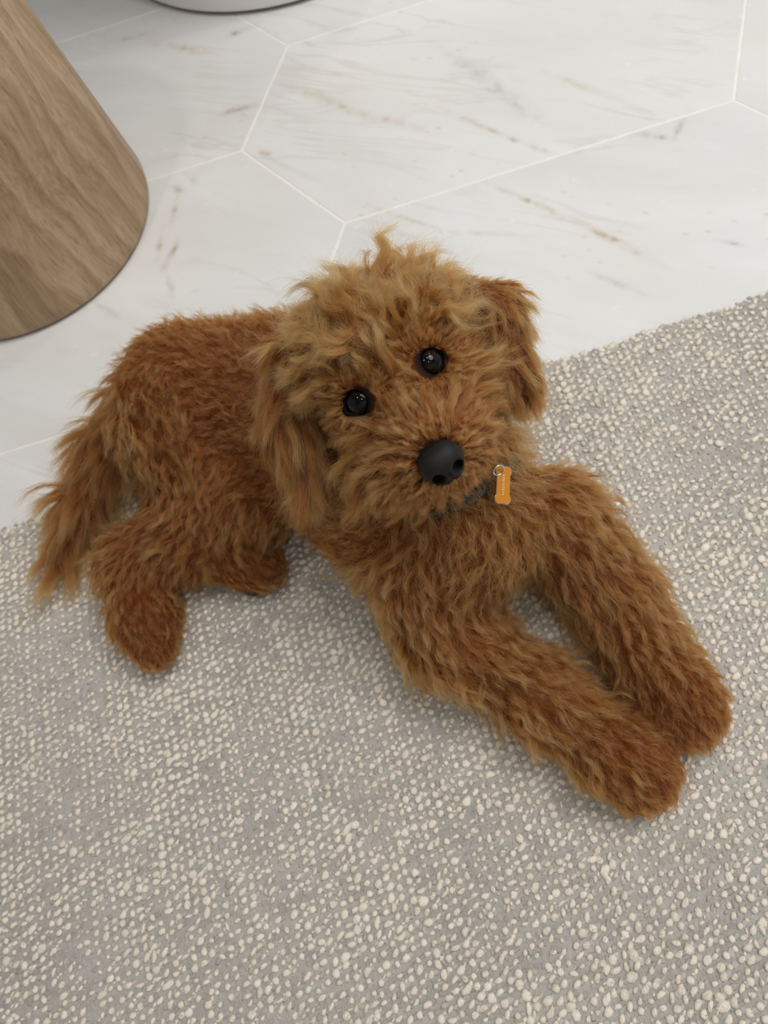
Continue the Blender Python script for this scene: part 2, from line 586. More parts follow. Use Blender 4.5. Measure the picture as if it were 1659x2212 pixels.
def loops(name, mask, du, dv, s3, lift, mat, seed):
    r = np.random.default_rng(seed)
    x = (cu_ + du)[mask]; y = (cv_ + dv)[mask]; s = SZ[mask]
    ok = (y < V1 + 0.001) & (x < U1) & (x > U0)
    x, y, s = x[ok], y[ok], s[ok]
    n = len(x)
    ang = -0.95 + 0.38 * r.normal(size=n)
    ex = np.exp(np.array([0.20, 0.18, 0.12]) * np.clip(r.normal(size=(n, 3)), -2, 2)) * np.array(s3)
    ex[:, :2] *= s[:, None]; ex[:, 2] *= np.minimum(s, 1.1)
    P = BV[None] * ex[:, None, :]
    P = P * (1 + 0.12 * r.normal(size=(n, len(BV), 1)))
    bend = r.uniform(-0.35, 0.35, size=(n, 1)) / 0.004
    P[:, :, 0] += bend * P[:, :, 1] ** 2 * 0.6
    ca, sa = np.cos(ang)[:, None], np.sin(ang)[:, None]
    X = P[:, :, 0] * ca - P[:, :, 1] * sa + x[:, None]
    Y = P[:, :, 0] * sa + P[:, :, 1] * ca + y[:, None]
    Z = P[:, :, 2] + (RUG_TOP + hills(x, y) + lift)[:, None]
    Vv = np.stack([X, Y, Z], -1).reshape(-1, 3)
    Ff = (BF[None] + (np.arange(n) * len(BV))[:, None, None]).reshape(-1, 3)
    me = mesh_arrays(name, Vv, Ff)
    a = me.attributes.new('tone', 'FLOAT', 'POINT')
    a.data.foreach_set('value', np.repeat(r.uniform(0, 1, n), len(BV)).astype(np.float32))
    o = obj(name, me, mat, rug)
    o['kind'] = 'stuff'
    return o


CREAM_M = mat_yarn('cream_wool', (0.80, 0.72, 0.60), (0.94, 0.86, 0.74))
loops('cream_loops', cream, 0, 0, (0.0026, 0.0036, 0.0018), 0.0005,
      CREAM_M, 21)
loops('cream_nubs', rng.random(cream.shape) < 0.25, PU * 0.45, PV * 0.42, (0.0013, 0.0022, 0.0014), 0.0002, CREAM_M, 25)
grey_m = mat_yarn('grey_wool', (0.41, 0.381, 0.345), (0.60, 0.562, 0.51))
loops('grey_loops', np.ones_like(cream), PU * 0.5, PV * 0.1, (0.0020, 0.0034, 0.0010), 0.0000, grey_m, 22)

# loops of the outermost row hang over the edge
cu_ = np.linspace(U0, U1, int((U1 - U0) / 0.0075))[None] + rng.normal(size=(2, 1)) * 0.002
cu_ = cu_ + 0.001 * rng.normal(size=cu_.shape)
cv_ = V1 + edge_wave(cu_) + np.array([[-0.0005], [-0.004]]) + 0.0006 * rng.normal(size=cu_.shape)
SZ = np.clip(1.0 + 0.22 * rng.normal(size=cu_.shape), 0.5, 1.4)
ecm = rng.random(cu_.shape) < 0.62
V1 += 0.02
loops('edge_loops', ecm, 0, 0, (0.0028, 0.0034, 0.0020), -0.0016, CREAM_M, 23)
loops('edge_loops', ~ecm, 0, 0, (0.0032, 0.0036, 0.0020), -0.0016, grey_m, 24)
V1 -= 0.02

# loose wool fibres standing out of the weave
fz_m = NT('wool_fibre')
fz_m.base(fz_m.mix(fz_m.n('ShaderNodeAttribute', attribute_name='tone').outputs['Fac'], (0.38, 0.34, 0.30, 1), (0.82, 0.74, 0.62, 1)))
fz_m.set(Roughness=0.9)
nF = 50000
fu = rng.uniform(U0, U1, nF); fv = rng.uniform(V0, V1, nF)
fa = rng.uniform(0, 2 * np.pi, nF); fl_ = rng.uniform(0.003, 0.008, nF); fk = rng.normal(size=nF) * 1.6
ts = np.linspace(0, 1, 5)
hz_ = np.array([-0.001, 0.0022, 0.0030, 0.0032, 0.0026])
ang = fa[:, None] + fk[:, None] * ts[None]
stp = np.concatenate([np.zeros((nF, 1)), np.cumsum(np.ones((nF, 4)) * fl_[:, None] / 4, 1)], 1)
fx = fu[:, None] + stp * np.cos(ang); fy = fv[:, None] + stp * np.sin(ang)
fzz = RUG_TOP + hz_[None] * rng.uniform(0.5, 1.15, (nF, 1))
hc = bpy.data.hair_curves.new('wool_fuzz')
hc.add_curves([5] * nF)
hc.attributes['position'].data.foreach_set('vector', np.stack([fx, fy, fzz], -1).astype(np.float32).ravel())
ra = hc.attributes.get('radius') or hc.attributes.new('radius', 'FLOAT', 'POINT')
ra.data.foreach_set('value', np.full(nF * 5, 0.00007, np.float32))
ta = hc.attributes.new('tone', 'FLOAT', 'CURVE'); ta.data.foreach_set('value', rng.random(nF).astype(np.float32))
hc.materials.append(fz_m.m)
fo = bpy.data.objects.new('wool_fuzz', hc); COL.objects.link(fo); fo.parent = rug; fo['kind'] = 'stuff'

FLOOR_Z = RUG_TOP + 0.0042

# ------------------------------------------------------------------ the puppy: flesh as one surface
RG_TORSO, RG_HEAD, RG_FORE, RG_HIND, RG_TAIL = 'torso', 'head', 'fore', 'hind', 'tail'
EYE_MID = at(853, 823, 0.268)
HZ = CAM - EYE_MID; HZ /= np.linalg.norm(HZ)
roll = math.radians(29.8)
HX = math.cos(roll) * RT + math.sin(roll) * UP
HX -= HZ * (HX @ HZ); HX /= np.linalg.norm(HX)
HY = np.cross(HZ, HX)
HM = np.stack([HX, HY, HZ], 1)        # columns


def hp(x, y, z):
    """head frame in millimetres: x across the eyes, y up the forehead, z out of the face"""
    return EYE_MID + HM @ (np.array([x, y, z]) * 0.001)


bones = []


def bone(p0, r0, p1, r1, region, leg=0):
    bones.append((np.array(p0, float), r0, np.array(p1, float), r1, region, leg))


def chain(pts, region, leg=0):
    for a, b in zip(pts[:-1], pts[1:]):
        bone(at(*a[:3]), a[3], at(*b[:3]), b[3], region, leg)


chain([(415, 850, 0.090, 0.072), (620, 882, 0.098, 0.085), (870, 1060, 0.100, 0.082), (1010, 1140, 0.098, 0.066)], RG_TORSO)
# neck
bone(at(980, 1080, 0.125), 0.066, hp(5, -5, -75), 0.058, RG_TORSO)
# forelegs
chain([(1190, 1125, 0.090, 0.046), (1322, 1285, 0.050, 0.036), (1396, 1415, 0.043, 0.030), (1464, 1508, 0.038, 0.029), (1492, 1546, 0.036, 0.023)], RG_FORE, 1)
chain([(905, 1210, 0.090, 0.055), (968, 1372, 0.052, 0.040), (1172, 1502, 0.045, 0.031), (1332, 1628, 0.039, 0.030), (1390, 1672, 0.036, 0.025)], RG_FORE, 2)
# hind legs
chain([(395, 905, 0.105, 0.066), (520, 1065, 0.085, 0.045), (290, 1222, 0.050, 0.030), (313, 1330, 0.039, 0.027), (334, 1396, 0.035, 0.021)], RG_HIND, 1)
chain([(400, 1080, 0.055, 0.04), (440, 1193, 0.038, 0.024), (535, 1206, 0.038, 0.026), (562, 1228, 0.035, 0.020)], RG_HIND, 2)
for (x0, y0, x1, y1), zt, reg_, lg in (((1337, 1634, 1394, 1680), 0.030, RG_FORE, 2), ((1458, 1502, 1491, 1548), 0.030, RG_FORE, 1)):
    a_, b_ = at(x0, y0, zt), at(x1, y1, zt)
    d_ = (b_ - a_) / np.linalg.norm(b_ - a_); s_ = np.cross(d_, [0, 0, 1])
    for k_ in (-1.5, -0.5, 0.5, 1.5):
        e_ = b_ + s_ * 0.0098 * k_ - d_ * 0.004 * abs(k_)
        bone(a_ + s_ * 0.006 * k_, 0.012, e_, 0.0108, reg_, lg)
# tail
chain([(285, 880, 0.090, 0.026), (225, 970, 0.070, 0.018), (170, 1090, 0.045, 0.015), (125, 1215, 0.034, 0.010)], RG_TAIL)
# head
for a, ra, b, rb in (((0, 17, -48), 55, (0, 8, -42), 55), ((-22, 28, -52), 43, (20, 28, -52), 43),
                     ((0, 2, -14), 24, (-2, -50, 24), 25), ((-24, -54, 10), 24, (19, -54, 10), 24),
                     ((-16, -70, -4), 23, (8, -70, -4), 23), ((-35, -18, -28), 26, (-36, -54, -10), 26),
                     ((40, -18, -28), 26, (30, -44, -20), 24), ((-30, 22, -20), 20, (-14, 22, -14), 18),
                     ((30, 22, -20), 20, (14, 22, -14), 18)):
    bone(hp(*a), ra * .001, hp(*b), rb * .001, RG_HEAD)


def seg_d(P, b):
    p0, r0, p1, r1 = b[:4]
    d = p1 - p0
    L2 = d @ d + 1e-12
    t = np.clip(((P - p0) @ d) / L2, 0, 1)
    q = P - (p0 + t[..., None] * d)
    return np.sqrt((q * q).sum(-1)) - (r0 + (r1 - r0) * t), t


def sdf_mesh(name, bs, vox, k, dents=()):
    lo = np.min([np.minimum(b[0] - b[1], b[2] - b[3]) for b in bs], 0) - 0.03
    hi = np.max([np.maximum(b[0] + b[1], b[2] + b[3]) for b in bs], 0) + 0.03
    nn = np.ceil((hi - lo) / vox).astype(int)
    D = np.full(nn, 0.05, np.float32)
    for b in bs:
        a0 = np.maximum(((np.minimum(b[0] - b[1], b[2] - b[3]) - 0.028 - lo) / vox).astype(int), 0)
        a1 = np.minimum(((np.maximum(b[0] + b[1], b[2] + b[3]) + 0.028 - lo) / vox).astype(int) + 1, nn)
        g = np.stack(np.meshgrid(*[np.arange(a0[i], a1[i]) for i in range(3)], indexing='ij'), -1) * vox + lo
        d = seg_d(g, b)[0].astype(np.float32)
        s = D[a0[0]:a1[0], a0[1]:a1[1], a0[2]:a1[2]]
        h = np.maximum(k - np.abs(s - d), 0) / k
        D[a0[0]:a1[0], a0[1]:a1[1], a0[2]:a1[2]] = np.minimum(s, d) - h * h * k * 0.25
    for c, r in dents:
        a0 = np.maximum(((c - r - 0.02 - lo) / vox).astype(int), 0)
        a1 = np.minimum(((c + r + 0.02 - lo) / vox).astype(int) + 1, nn)
        g = np.stack(np.meshgrid(*[np.arange(a0[i], a1[i]) for i in range(3)], indexing='ij'), -1) * vox + lo
        d = (r - np.linalg.norm(g - c, axis=-1)).astype(np.float32)
        s = D[a0[0]:a1[0], a0[1]:a1[1], a0[2]:a1[2]]
        h = np.maximum(0.005 - np.abs(s - d), 0) / 0.005
        D[a0[0]:a1[0], a0[1]:a1[1], a0[2]:a1[2]] = np.maximum(s, d) + h * h * 0.005 * 0.25
    # rest on the rug
    zg = (np.arange(nn[2]) * vox + lo[2]).astype(np.float32)
    D = np.maximum(D, (FLOOR_Z - zg)[None, None, :])
    grid = openvdb.FloatGrid(background=0.05)
    grid.copyFromArray(D)
    pts, quads = grid.convertToQuads(isovalue=0.0)
    return mesh_arrays(name, pts * vox + lo, quads[:, ::-1].astype(int))


EYE_L, EYE_R = hp(-28.5, -0.5, -1), hp(27, -1.0, -1)
NOSE = hp(1, -64, 48)
SKIN = plain('ear_skin', (0.15, 0.055, 0.016), 0.9)  # dark brown so bare gaps in the ear fur read as shade
dog = empty('dog', at(800, 1080, 0.0))
tag(dog, 'curly red-brown puppy lying on the rug looking up with tilted head', 'dog')
DOG_INV = Matrix.Translation(-Vector(dog.location))


def dogpart(name, me, mat, parent=None, smooth=True):
    """mesh given in world coordinates, parented to the dog (or to a part of it)"""
    me.transform(DOG_INV)
    o = obj(name, me, mat, parent or dog, smooth)
    return o


body_me = sdf_mesh('body', bones, 0.003, 0.022, [(EYE_L, 0.0112), (EYE_R, 0.0112)])


def mesh_np(me):
    V = np.empty(len(me.vertices) * 3, np.float32); me.vertices.foreach_get('co', V); V = V.reshape(-1, 3).astype(float)
    me.calc_loop_triangles()
    T = np.empty(len(me.loop_triangles) * 3, np.int32); me.loop_triangles.foreach_get('vertices', T)
    N = np.empty(len(me.vertices) * 3, np.float32); me.vertex_normals.foreach_get('vector', N)
    return V, T.reshape(-1, 3), N.reshape(-1, 3).astype(float)


bV, bT, bN = mesh_np(body_me)
vol = (bV[bT[:, 0]] * np.cross(bV[bT[:, 1]], bV[bT[:, 2]])).sum()
if vol < 0:
    body_me.flip_normals(); bV, bT, bN = mesh_np(body_me)
sk = NT('skin_under_fur')
geo = sk.n('ShaderNodeTexCoord').outputs['Object']
dmin = None
for E_, r_ in ((EYE_L, 0.0155), (EYE_R, 0.0155), (NOSE, 0.018)):
    dn_ = sk.n('ShaderNodeVectorMath', operation='DISTANCE')
    sk.put(dn_.inputs[0], geo); dn_.inputs[1].default_value = tuple(np.array(E_) - np.array(dog.location))
    q_ = sk.math('DIVIDE', dn_.outputs['Value'], r_)
    dmin = q_ if dmin is None else sk.math('MINIMUM', dmin, q_)
sk.base(sk.ramp(sk.math('MULTIPLY', dmin, 0.5), [(0.50, (0.012, 0.007, 0.005)), (0.66, (0.05, 0.019, 0.007)), (0.85, (0.12, 0.042, 0.012))]))  # outer brown makes gaps in the fur read as shade; dark rims are pigment
sk.set(Roughness=0.9)
sk.b.inputs['Specular IOR Level'].default_value = 0.1
body = dogpart('body', body_me, sk.m)


# ------------------------------------------------------------------ fur
def mat_fur(name):
    t = NT(name)
    t.t.nodes.remove(t.b)
    hi = t.n('ShaderNodeHairInfo')
    tone = t.n('ShaderNodeAttribute', attribute_name='tone').outputs['Fac']
    root = t.mix(tone, (0.085, 0.018, 0.003, 1), (0.20, 0.058, 0.011, 1))  # roots' own darker brown, deepened to paint the shade between locks
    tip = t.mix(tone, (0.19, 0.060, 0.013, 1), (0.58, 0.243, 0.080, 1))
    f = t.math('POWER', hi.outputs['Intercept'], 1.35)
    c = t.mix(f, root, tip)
    v = t.math('MULTIPLY_ADD', hi.outputs['Random'], 0.45, 0.95)
    hs = t.n('ShaderNodeHueSaturation')
    hs.inputs['Hue'].default_value = 0.4958; hs.inputs['Saturation'].default_value = 1.04
    t.put(hs.inputs['Color'], c); t.put(hs.inputs['Value'], v)
    h = t.n('ShaderNodeBsdfHairPrincipled', parametrization='COLOR')
    t.put(h.inputs['Color'], hs.outputs[0])
    h.inputs['Roughness'].default_value = 0.42
    h.inputs['Radial Roughness'].default_value = 0.6
    h.inputs['Random Roughness'].default_value = 0.2
    t.t.links.new(h.outputs[0], t.out.inputs['Surface'])
    return t.m


FUR = mat_fur('fur')
GRAV = np.array([0, 0, -1.0])


def norm(a):
    return a / (np.linalg.norm(a, axis=-1, keepdims=True) + 1e-12)


def sample(V, T, N, n, weight=None):
    a = np.linalg.norm(np.cross(V[T[:, 1]] - V[T[:, 0]], V[T[:, 2]] - V[T[:, 0]]), axis=1)
    if weight is not None: a = a * weight
    ti = rng.choice(len(T), n, p=a / a.sum())
    r1 = np.sqrt(rng.random(n)); r2 = rng.random(n)
    w = np.stack([1 - r1, r1 * (1 - r2), r1 * r2], 1)[..., None]
    return (V[T[ti]] * w).sum(1), norm((N[T[ti]] * w).sum(1))


def grow(P, N, flow, length, lift, curl, waves, clump_r, tone, pull=0.52, frizz=0.12, grav=0.3, np_=9,
         rad=0.00011, mess=0.25, cols=(), tvar=0.16):
    """strands in locks: returns (n,np_,3) points, tone per strand. length, lift, curl, clump_r, tone: arrays per root"""
    n = len(P)
    # lock centres: thin the roots so that locks are clump_r apart on average
    dens = 1.0 / (np.pi * clump_r ** 2)
    area_per = None
    kd0 = kdtree.KDTree(n)
    for i in range(n): kd0.insert(P[i], i)
    kd0.balance()
    # local root density from the distance to the 12th neighbour (on a subsample)
    sub = rng.choice(n, min(n, 3000), replace=False)
    d12 = np.array([kd0.find_n(P[i], 12)[-1][2] for i in sub])
    rd = np.median(12 / (np.pi * d12 ** 2))
    K = max(20, int(n * np.mean(dens) / rd))
    prob = dens / dens.sum()
    kc = rng.choice(n, min(K, n), replace=False, p=prob)
    kd = kdtree.KDTree(len(kc))
    for j, i in enumerate(kc): kd.insert(P[i], j)
    kd.balance()
    own = np.array([kd.find(p)[1] for p in P])
    K = len(kc)
    kP, kN, kL, kF = P[kc], N[kc], length[kc], flow[kc]
    kl, kcu = lift[kc][:, None], curl[kc]
    s = np.linspace(0, 1, np_)
    ms = mess[kc][:, None] if np.ndim(mess) else mess
    d0 = norm(kl * kN + (1 - kl) * kF + ms * rng.normal(size=(K, 3)))
    e1 = norm(np.cross(d0, rng.normal(size=(K, 3)))); e2 = np.cross(d0, e1)
    ph = rng.uniform(0, 2 * np.pi, K); wv = waves[kc] * np.exp(0.25 * rng.normal(size=K)) * np.where(rng.random(K) < .5, -1, 1)
    flat = rng.uniform(0.25, 1.0, K)
    G = np.zeros((K, np_, 3))
    pos = kP.copy()
    G[:, 0] = pos
    kLr = kL * np.exp(0.18 * rng.normal(size=K))
    for i in range(1, np_):
        sm = (s[i] + s[i - 1]) / 2
        d = norm(d0 * (1 - 0.55 * sm) + kF * (0.75 * sm) + GRAV * (grav * sm))
        a = ph + 2 * np.pi * wv * sm
        sw = (kcu * (0.35 + 0.65 * sm))[:, None]
        d = norm(d + sw * (np.cos(a)[:, None] * e1 + (np.sin(a) * flat)[:, None] * e2))
        pos = pos + d * (kLr / (np_ - 1))[:, None]
        G[:, i] = pos
    # strands
    lf = np.clip(rng.normal(0.92, 0.14, n), 0.45, 1.15)
    idx = s[None, :] * lf[:, None] * (np_ - 1)
    i0 = np.clip(np.floor(idx).astype(int), 0, np_ - 2)
    fr = (idx - i0)[..., None]
    g0 = G[own[:, None], i0]; g1 = G[own[:, None], i0 + 1]
    gs = g0 + (g1 - g0) * fr
    off = (P - kP[own])
    cl = 1 - pull * (s ** 0.75)
    pts = gs + off[:, None, :] * cl[None, :, None]
    fz = norm(rng.normal(size=(n, 3))) * (frizz * length * rng.gamma(1.2, 0.8, n))[:, None]
    pts = pts + fz[:, None, :] * (s ** 1.5)[None, :, None]
    w1 = rng.normal(size=(n, 3)); ph2 = rng.uniform(0, 6.28, n); f2 = rng.uniform(1.0, 2.6, n)
    pts = pts + (w1 * (0.022 * length)[:, None])[:, None, :] * (np.sin(6.28 * f2[:, None] * s[None] + ph2[:, None]) * s[None])[..., None]
    for c, r, push in cols:                 # comb strands off eyes and nose
        v = pts - c
        if push == 0:
            d = np.linalg.norm(v, axis=-1, keepdims=True)
            pts = np.where(d < r, c + v / (d + 1e-9) * r, pts)
    pts[:, 0] = P
    zmin = FLOOR_Z + 0.0006 + 0.004 * rng.random((n, 1)) * s[None]
    pts[..., 2] = np.where(pts[..., 2] < zmin, zmin, pts[..., 2])
    tn = np.clip(tone + tvar * rng.normal(size=K)[own] + 0.10 * rng.normal(size=n), 0, 1)
    return pts, tn


def fur_object(name, pts, tone, parent, rad=0.00009, mat=None):
    n, m, _ = pts.shape
    hc = bpy.data.hair_curves.new(name)
    hc.add_curves([m] * n)
    w = (pts - np.array(dog.location)).astype(np.float32)
    hc.attributes['position'].data.foreach_set('vector', w.ravel())
    r = hc.attributes.get('radius') or hc.attributes.new('radius', 'FLOAT', 'POINT')
    taper = np.interp(np.linspace(0, 1, m), [0, 0.6, 1], [1.0, 0.85, 0.25])
    r.data.foreach_set('value', (np.broadcast_to(taper, (n, m)) * rad).astype(np.float32).ravel())
    a = hc.attributes.new('tone', 'FLOAT', 'CURVE')
    a.data.foreach_set('value', tone.astype(np.float32))
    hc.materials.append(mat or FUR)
    o = bpy.data.objects.new(name, hc)
    COL.objects.link(o)
    o.parent = parent
    return o


# collar round the neck, with ring and bone-shaped tag
NK0, NK1 = at(980, 1080, 0.125), hp(5, -5, -75)
NAX = (NK1 - NK0) / np.linalg.norm(NK1 - NK0)
NE1 = np.cross(NAX, [0, 0, 1]); NE1 /= np.linalg.norm(NE1)
NE2 = np.cross(NE1, NAX)
CC = NK0 + 0.2 * (NK1 - NK0)
CR = 0.0670
TAGC = CAM + (lambda d: d / np.linalg.norm(d) * 0.550)(FW + (1086 - W / 2) / FPX * RT - (1048 - H / 2) / FPX * UP)
TL_ = -UP * 0.97 - RT * 0.06 - FW * 0.12; TL_ /= np.linalg.norm(TL_)     # long axis, hanging down the chest
TW_ = RT * 0.86 + FW * 0.42; TW_ -= TL_ * (TW_ @ TL_); TW_ /= np.linalg.norm(TW_)
TN_ = np.cross(TL_, TW_)
if TN_ @ FW > 0: TN_ = -TN_

# nearest bone for every face of the body
fc = bV[bT].mean(1)
D = np.stack([seg_d(fc, b)[0] for b in bones], 1)
near = D.argmin(1)
breg = np.array([b[4] for b in bones]); bleg = np.array([b[5] for b in bones])


def bone_flow(P):
    """direction along the nearest bone, blended over the bones close by"""
    dd = np.stack([seg_d(P, b)[0] for b in bones], 1)
    w = np.exp(-(dd - dd.min(1, keepdims=True)) / 0.012)
    dirs = []
    for b in bones:
        d = b[2] - b[0]
        if b[4] == RG_TORSO: d = -d            # torso hair lies towards the rump
        dirs.append(d / (np.linalg.norm(d) + 1e-9))
    return norm(w @ np.array(dirs))


NOSE_COL = [(NOSE, 0.0155, 0)]
DENS = 1.0
PADS = ((540, 1276, 0.022, 0.0105, 0.0048), (484, 1250, 0.022, 0.0058, 0.0045))     # pads under the tucked hind paw


def in_tube(pts, c, ax, r, length):
    """strands that would hang across the opening c (radius r, looking along ax)"""
    v = pts - c
    z = v @ ax
    d = np.linalg.norm(v - z[..., None] * ax, axis=-1)
    jit = rng.uniform(0.80, 1.06, len(pts))[:, None]
    return ((d < r * jit) & (z > -0.012) & (z < length)).any(1)



def tangent(f, N):
    return norm(f - (f * N).sum(1, keepdims=True) * N)


ONE = np.ones

# torso
for nm, reg, leg, count in (('torso_fur', RG_TORSO, 0, 88000), ('leg_fur', RG_FORE, 1, 34000), ('leg_fur', RG_FORE, 2, 38000),
                            ('leg_fur', RG_HIND, 1, 38000), ('leg_fur', RG_HIND, 2, 16000), ('tail_fur', RG_TAIL, 0, 14000)):
    m = (breg[near] == reg) & (bleg[near] == leg)
    m &= fc[:, 2] > FLOOR_Z + 0.002
    n = int(count * DENS)
    P, N = sample(bV, bT[m], bN, n)
    fl = tangent(bone_flow(P), N)
    one = np.ones(n)
    front = np.clip((P[:, 0] + 0.02) / 0.08, 0, 1)            # chest is paler than the back
    if reg == RG_TORSO:
        vv = (P - CC) @ NAX
        neck = (vv > 0.003) & (vv < 0.034) & (np.linalg.norm(P - CC - vv[:, None] * NAX, axis=1) < 0.095)
        pts, tn = grow(P, N, fl, np.where(neck, 0.036, 0.019 + 0.007 * front), 0.55 * one, 0.90 * one, 1.25 * one, 0.0031 * one,
                       0.08 + 0.50 * front, grav=0.35, mess=0.40, pull=0.62, tvar=0.2)
    elif reg == RG_FORE:
        dist = np.linalg.norm(P - at(1390, 1672, .036) if leg == 2 else P - at(1492, 1546, .036), axis=1)
        paw = np.clip(1 - (dist - 0.02) / 0.06, 0, 1)
        pts, tn = grow(P, N, fl, (0.026 - 0.014 * paw), 0.38 - 0.02 * paw, 0.70 * one, 1.25 * one, 0.0037 * one,
                       0.56 - 0.50 * paw, grav=0.45, mess=0.30, pull=0.68, tvar=0.2)
    elif reg == RG_HIND:
        tipp = at(336, 1398, .034) if leg == 1 else at(578, 1240, .032)
        dist = np.linalg.norm(P - tipp, axis=1)
        paw = np.clip(1 - (dist - 0.02) / 0.07, 0, 1)
        ln = 0.026 - 0.016 * paw if leg == 1 else 0.012 * one
        pts, tn = grow(P, N, fl, ln, 0.44 * one, 0.70 * one, 1.2 * one, 0.0040 * one,
                       (0.34 if leg == 1 else 0.16) - 0.28 * paw, grav=0.45, mess=0.30, pull=0.68, tvar=0.2)
    else:
        pts, tn = grow(P, N, fl, 0.046 * one, 0.38 * one, 0.30 * one, 0.7 * one, 0.005 * one, 0.42 * one, grav=0.35, mess=0.22, tvar=0.25)
    if reg == RG_TORSO:                     # flattened under the collar, parted where the tag lies
        v = P - CC
        under = (np.abs(v @ NAX) < 0.0060) & (np.linalg.norm(v - (v @ NAX)[:, None] * NAX, axis=1) < 0.085)
        q = pts - TAGC
        over = ((np.abs(q @ TL_) < 0.0185) & (np.abs(q @ TW_) < 0.0075) & (q @ TN_ > -0.002)).any(1)
        ring_ = np.linalg.norm(pts - (TAGC - TL_ * 0.0105 - TW_ * 0.0065 + TN_ * 0.003), axis=-1).min(1) < 0.008
        ok = ~((under & (rng.random(n) < 0.35)) | ((over | ring_) & (rng.random(n) < 0.97)))
        pts, tn = pts[ok], tn[ok]
    if reg == RG_HIND and leg == 2:
        ok = ~np.any([in_tube(pts, at(px, py, z), -FW, b * 1.1, 0.1) for px, py, z, a, b in PADS], axis=0)
        pts, tn = pts[ok], tn[ok]
    fur_object(nm, pts, tn, body)

# short dense undercoat of body and legs, denser on the paws
m = (breg[near] != RG_HEAD) & (breg[near] != RG_TAIL) & (fc[:, 2] > FLOOR_Z + 0.002)
n = int(90000 * DENS)
TIPS = (at(1390, 1672, .036), at(1492, 1546, .036), at(336, 1398, .034), at(562, 1228, .035))
tipd = np.min([np.linalg.norm(fc[m] - q, axis=1) for q in TIPS], 0)
P, N = sample(bV, bT[m], bN, n, np.where(tipd < 0.06, 3.5, 1.0))
tipd = np.min([np.linalg.norm(P - q, axis=1) for q in TIPS], 0)
pts, tn = grow(P, N, tangent(bone_flow(P), N), np.full(n, 0.0085), 0.42 * np.ones(n), 0.6 * np.ones(n), 0.9 * np.ones(n), 0.0022 * np.ones(n),
               np.where(tipd < 0.05, 0.05, 0.22) + 0.1 * np.clip((P[:, 0] + 0.02) / 0.08, 0, 1), grav=0.2, mess=0.35, np_=6, pull=0.4)
q = pts - TAGC
ok = ~((np.abs(q @ TL_) < 0.0185) & (np.abs(q @ TW_) < 0.0075) & (q @ TN_ > -0.002)).any(1)
v = P - CC
ok &= ~((np.abs(v @ NAX) < 0.0060) & (np.linalg.norm(v - (v @ NAX)[:, None] * NAX, axis=1) < 0.085))
fur_object('undercoat', pts[ok], tn[ok], body, rad=0.00009)

# head
m = (breg[near] == RG_HEAD) & (np.linalg.norm(fc - EYE_L, axis=1) > 0.0125) & (np.linalg.norm(fc - EYE_R, axis=1) > 0.0125)
m &= np.linalg.norm(fc - NOSE, axis=1) > 0.0165
n = int(110000 * DENS)
loc_c = (fc[m] - EYE_MID) @ HM * 1000
wgt = np.where(loc_c[:, 2] > -50, 1.6, 0.8) * np.where((loc_c[:, 2] > -40) & (loc_c[:, 1] > -20) & (loc_c[:, 1] < 40), 1.7, 1)
de_c = np.minimum(np.linalg.norm(fc[m] - EYE_L, axis=1), np.linalg.norm(fc[m] - EYE_R, axis=1))
wgt = wgt * np.where(de_c < 0.028, 2.2, 1.0) * np.where(np.linalg.norm(fc[m] - NOSE, axis=1) < 0.042, 2.6, 1.0)
P, N = sample(bV, bT[m], bN, n, wgt)
L = (P - EYE_MID) @ HM * 1000          # head-frame mm
side = np.clip(np.abs(L[:, :1]) / 45, 0, 1) * np.sign(L[:, :1])
fl = tangent(norm(P - (NOSE - HZ * 0.012)) + 0.9 * side * np.clip(L[:, 1:2] / 40, 0, 1) * HX - 0.55 * np.abs(side) * UP, N)
dn = np.linalg.norm(P - NOSE, axis=1) * 1000
de = np.minimum(np.linalg.norm(P - EYE_L, axis=1), np.linalg.norm(P - EYE_R, axis=1)) * 1000
top = np.clip((L[:, 1] - 5) / 45, 0, 1)
sw = np.stack([np.sin(L[:, 1] / 7 + 1.3 * np.sin(L[:, 0] / 9)), np.sin(L[:, 0] / 8 + 1.7 * np.sin(L[:, 1] / 11 + 2)), np.sin((L[:, 0] + L[:, 1]) / 9)], 1)
fl = tangent(fl + (0.95 * np.clip((L[:, 1:2] + 5) / 40, 0, 1)) * (sw @ HM.T), N)
for E_ in (EYE_L, EYE_R):
    d_ = np.linalg.norm(P - E_, axis=1, keepdims=True)
    fl = tangent(fl + 5.0 * np.exp(-np.maximum(d_ * 1000 - 14, 0) / 6) * (P - E_) / d_, N)
ln = np.clip(0.0075 + (dn - 16) * 0.00050, 0.006, 0.027)
ln = ln + 0.006 * top
ln = np.where((L[:, 0] < -25) & (L[:, 1] > 15), ln * 0.8, ln)
ln = np.where(de < 26, np.minimum(ln, 0.006 + np.maximum(de - 13, 0) * 0.0010), ln)
bridge = (np.abs(L[:, 0]) < 16) & (L[:, 1] < 4) & (L[:, 1] > -50)
ln = np.where(bridge, np.minimum(ln, 0.014), ln)
ln = np.where((dn > 26) & (de > 26), ln * 1.25, ln)
ln = np.where(L[:, 1] < -66, ln * 0.7, ln)
lift = np.clip(0.15 + 0.30 * top + 0.08 * (dn > 60) + 0.25 * (dn < 24), 0.2, 0.65)
tn0 = 0.56 + 0.14 * np.clip((L[:, 1]) / 60, -1, 1)
cheek = (L[:, 0] < -40) & (L[:, 1] < 5) & (L[:, 1] > -32)
ln = np.where(cheek, np.minimum(ln, 0.013), ln)
tn0 = np.where(de < 22, 0.25, tn0)  # darker tone here imitates shade cast by the brow hair
tn0 = np.where(dn < 26, 0.35, tn0)
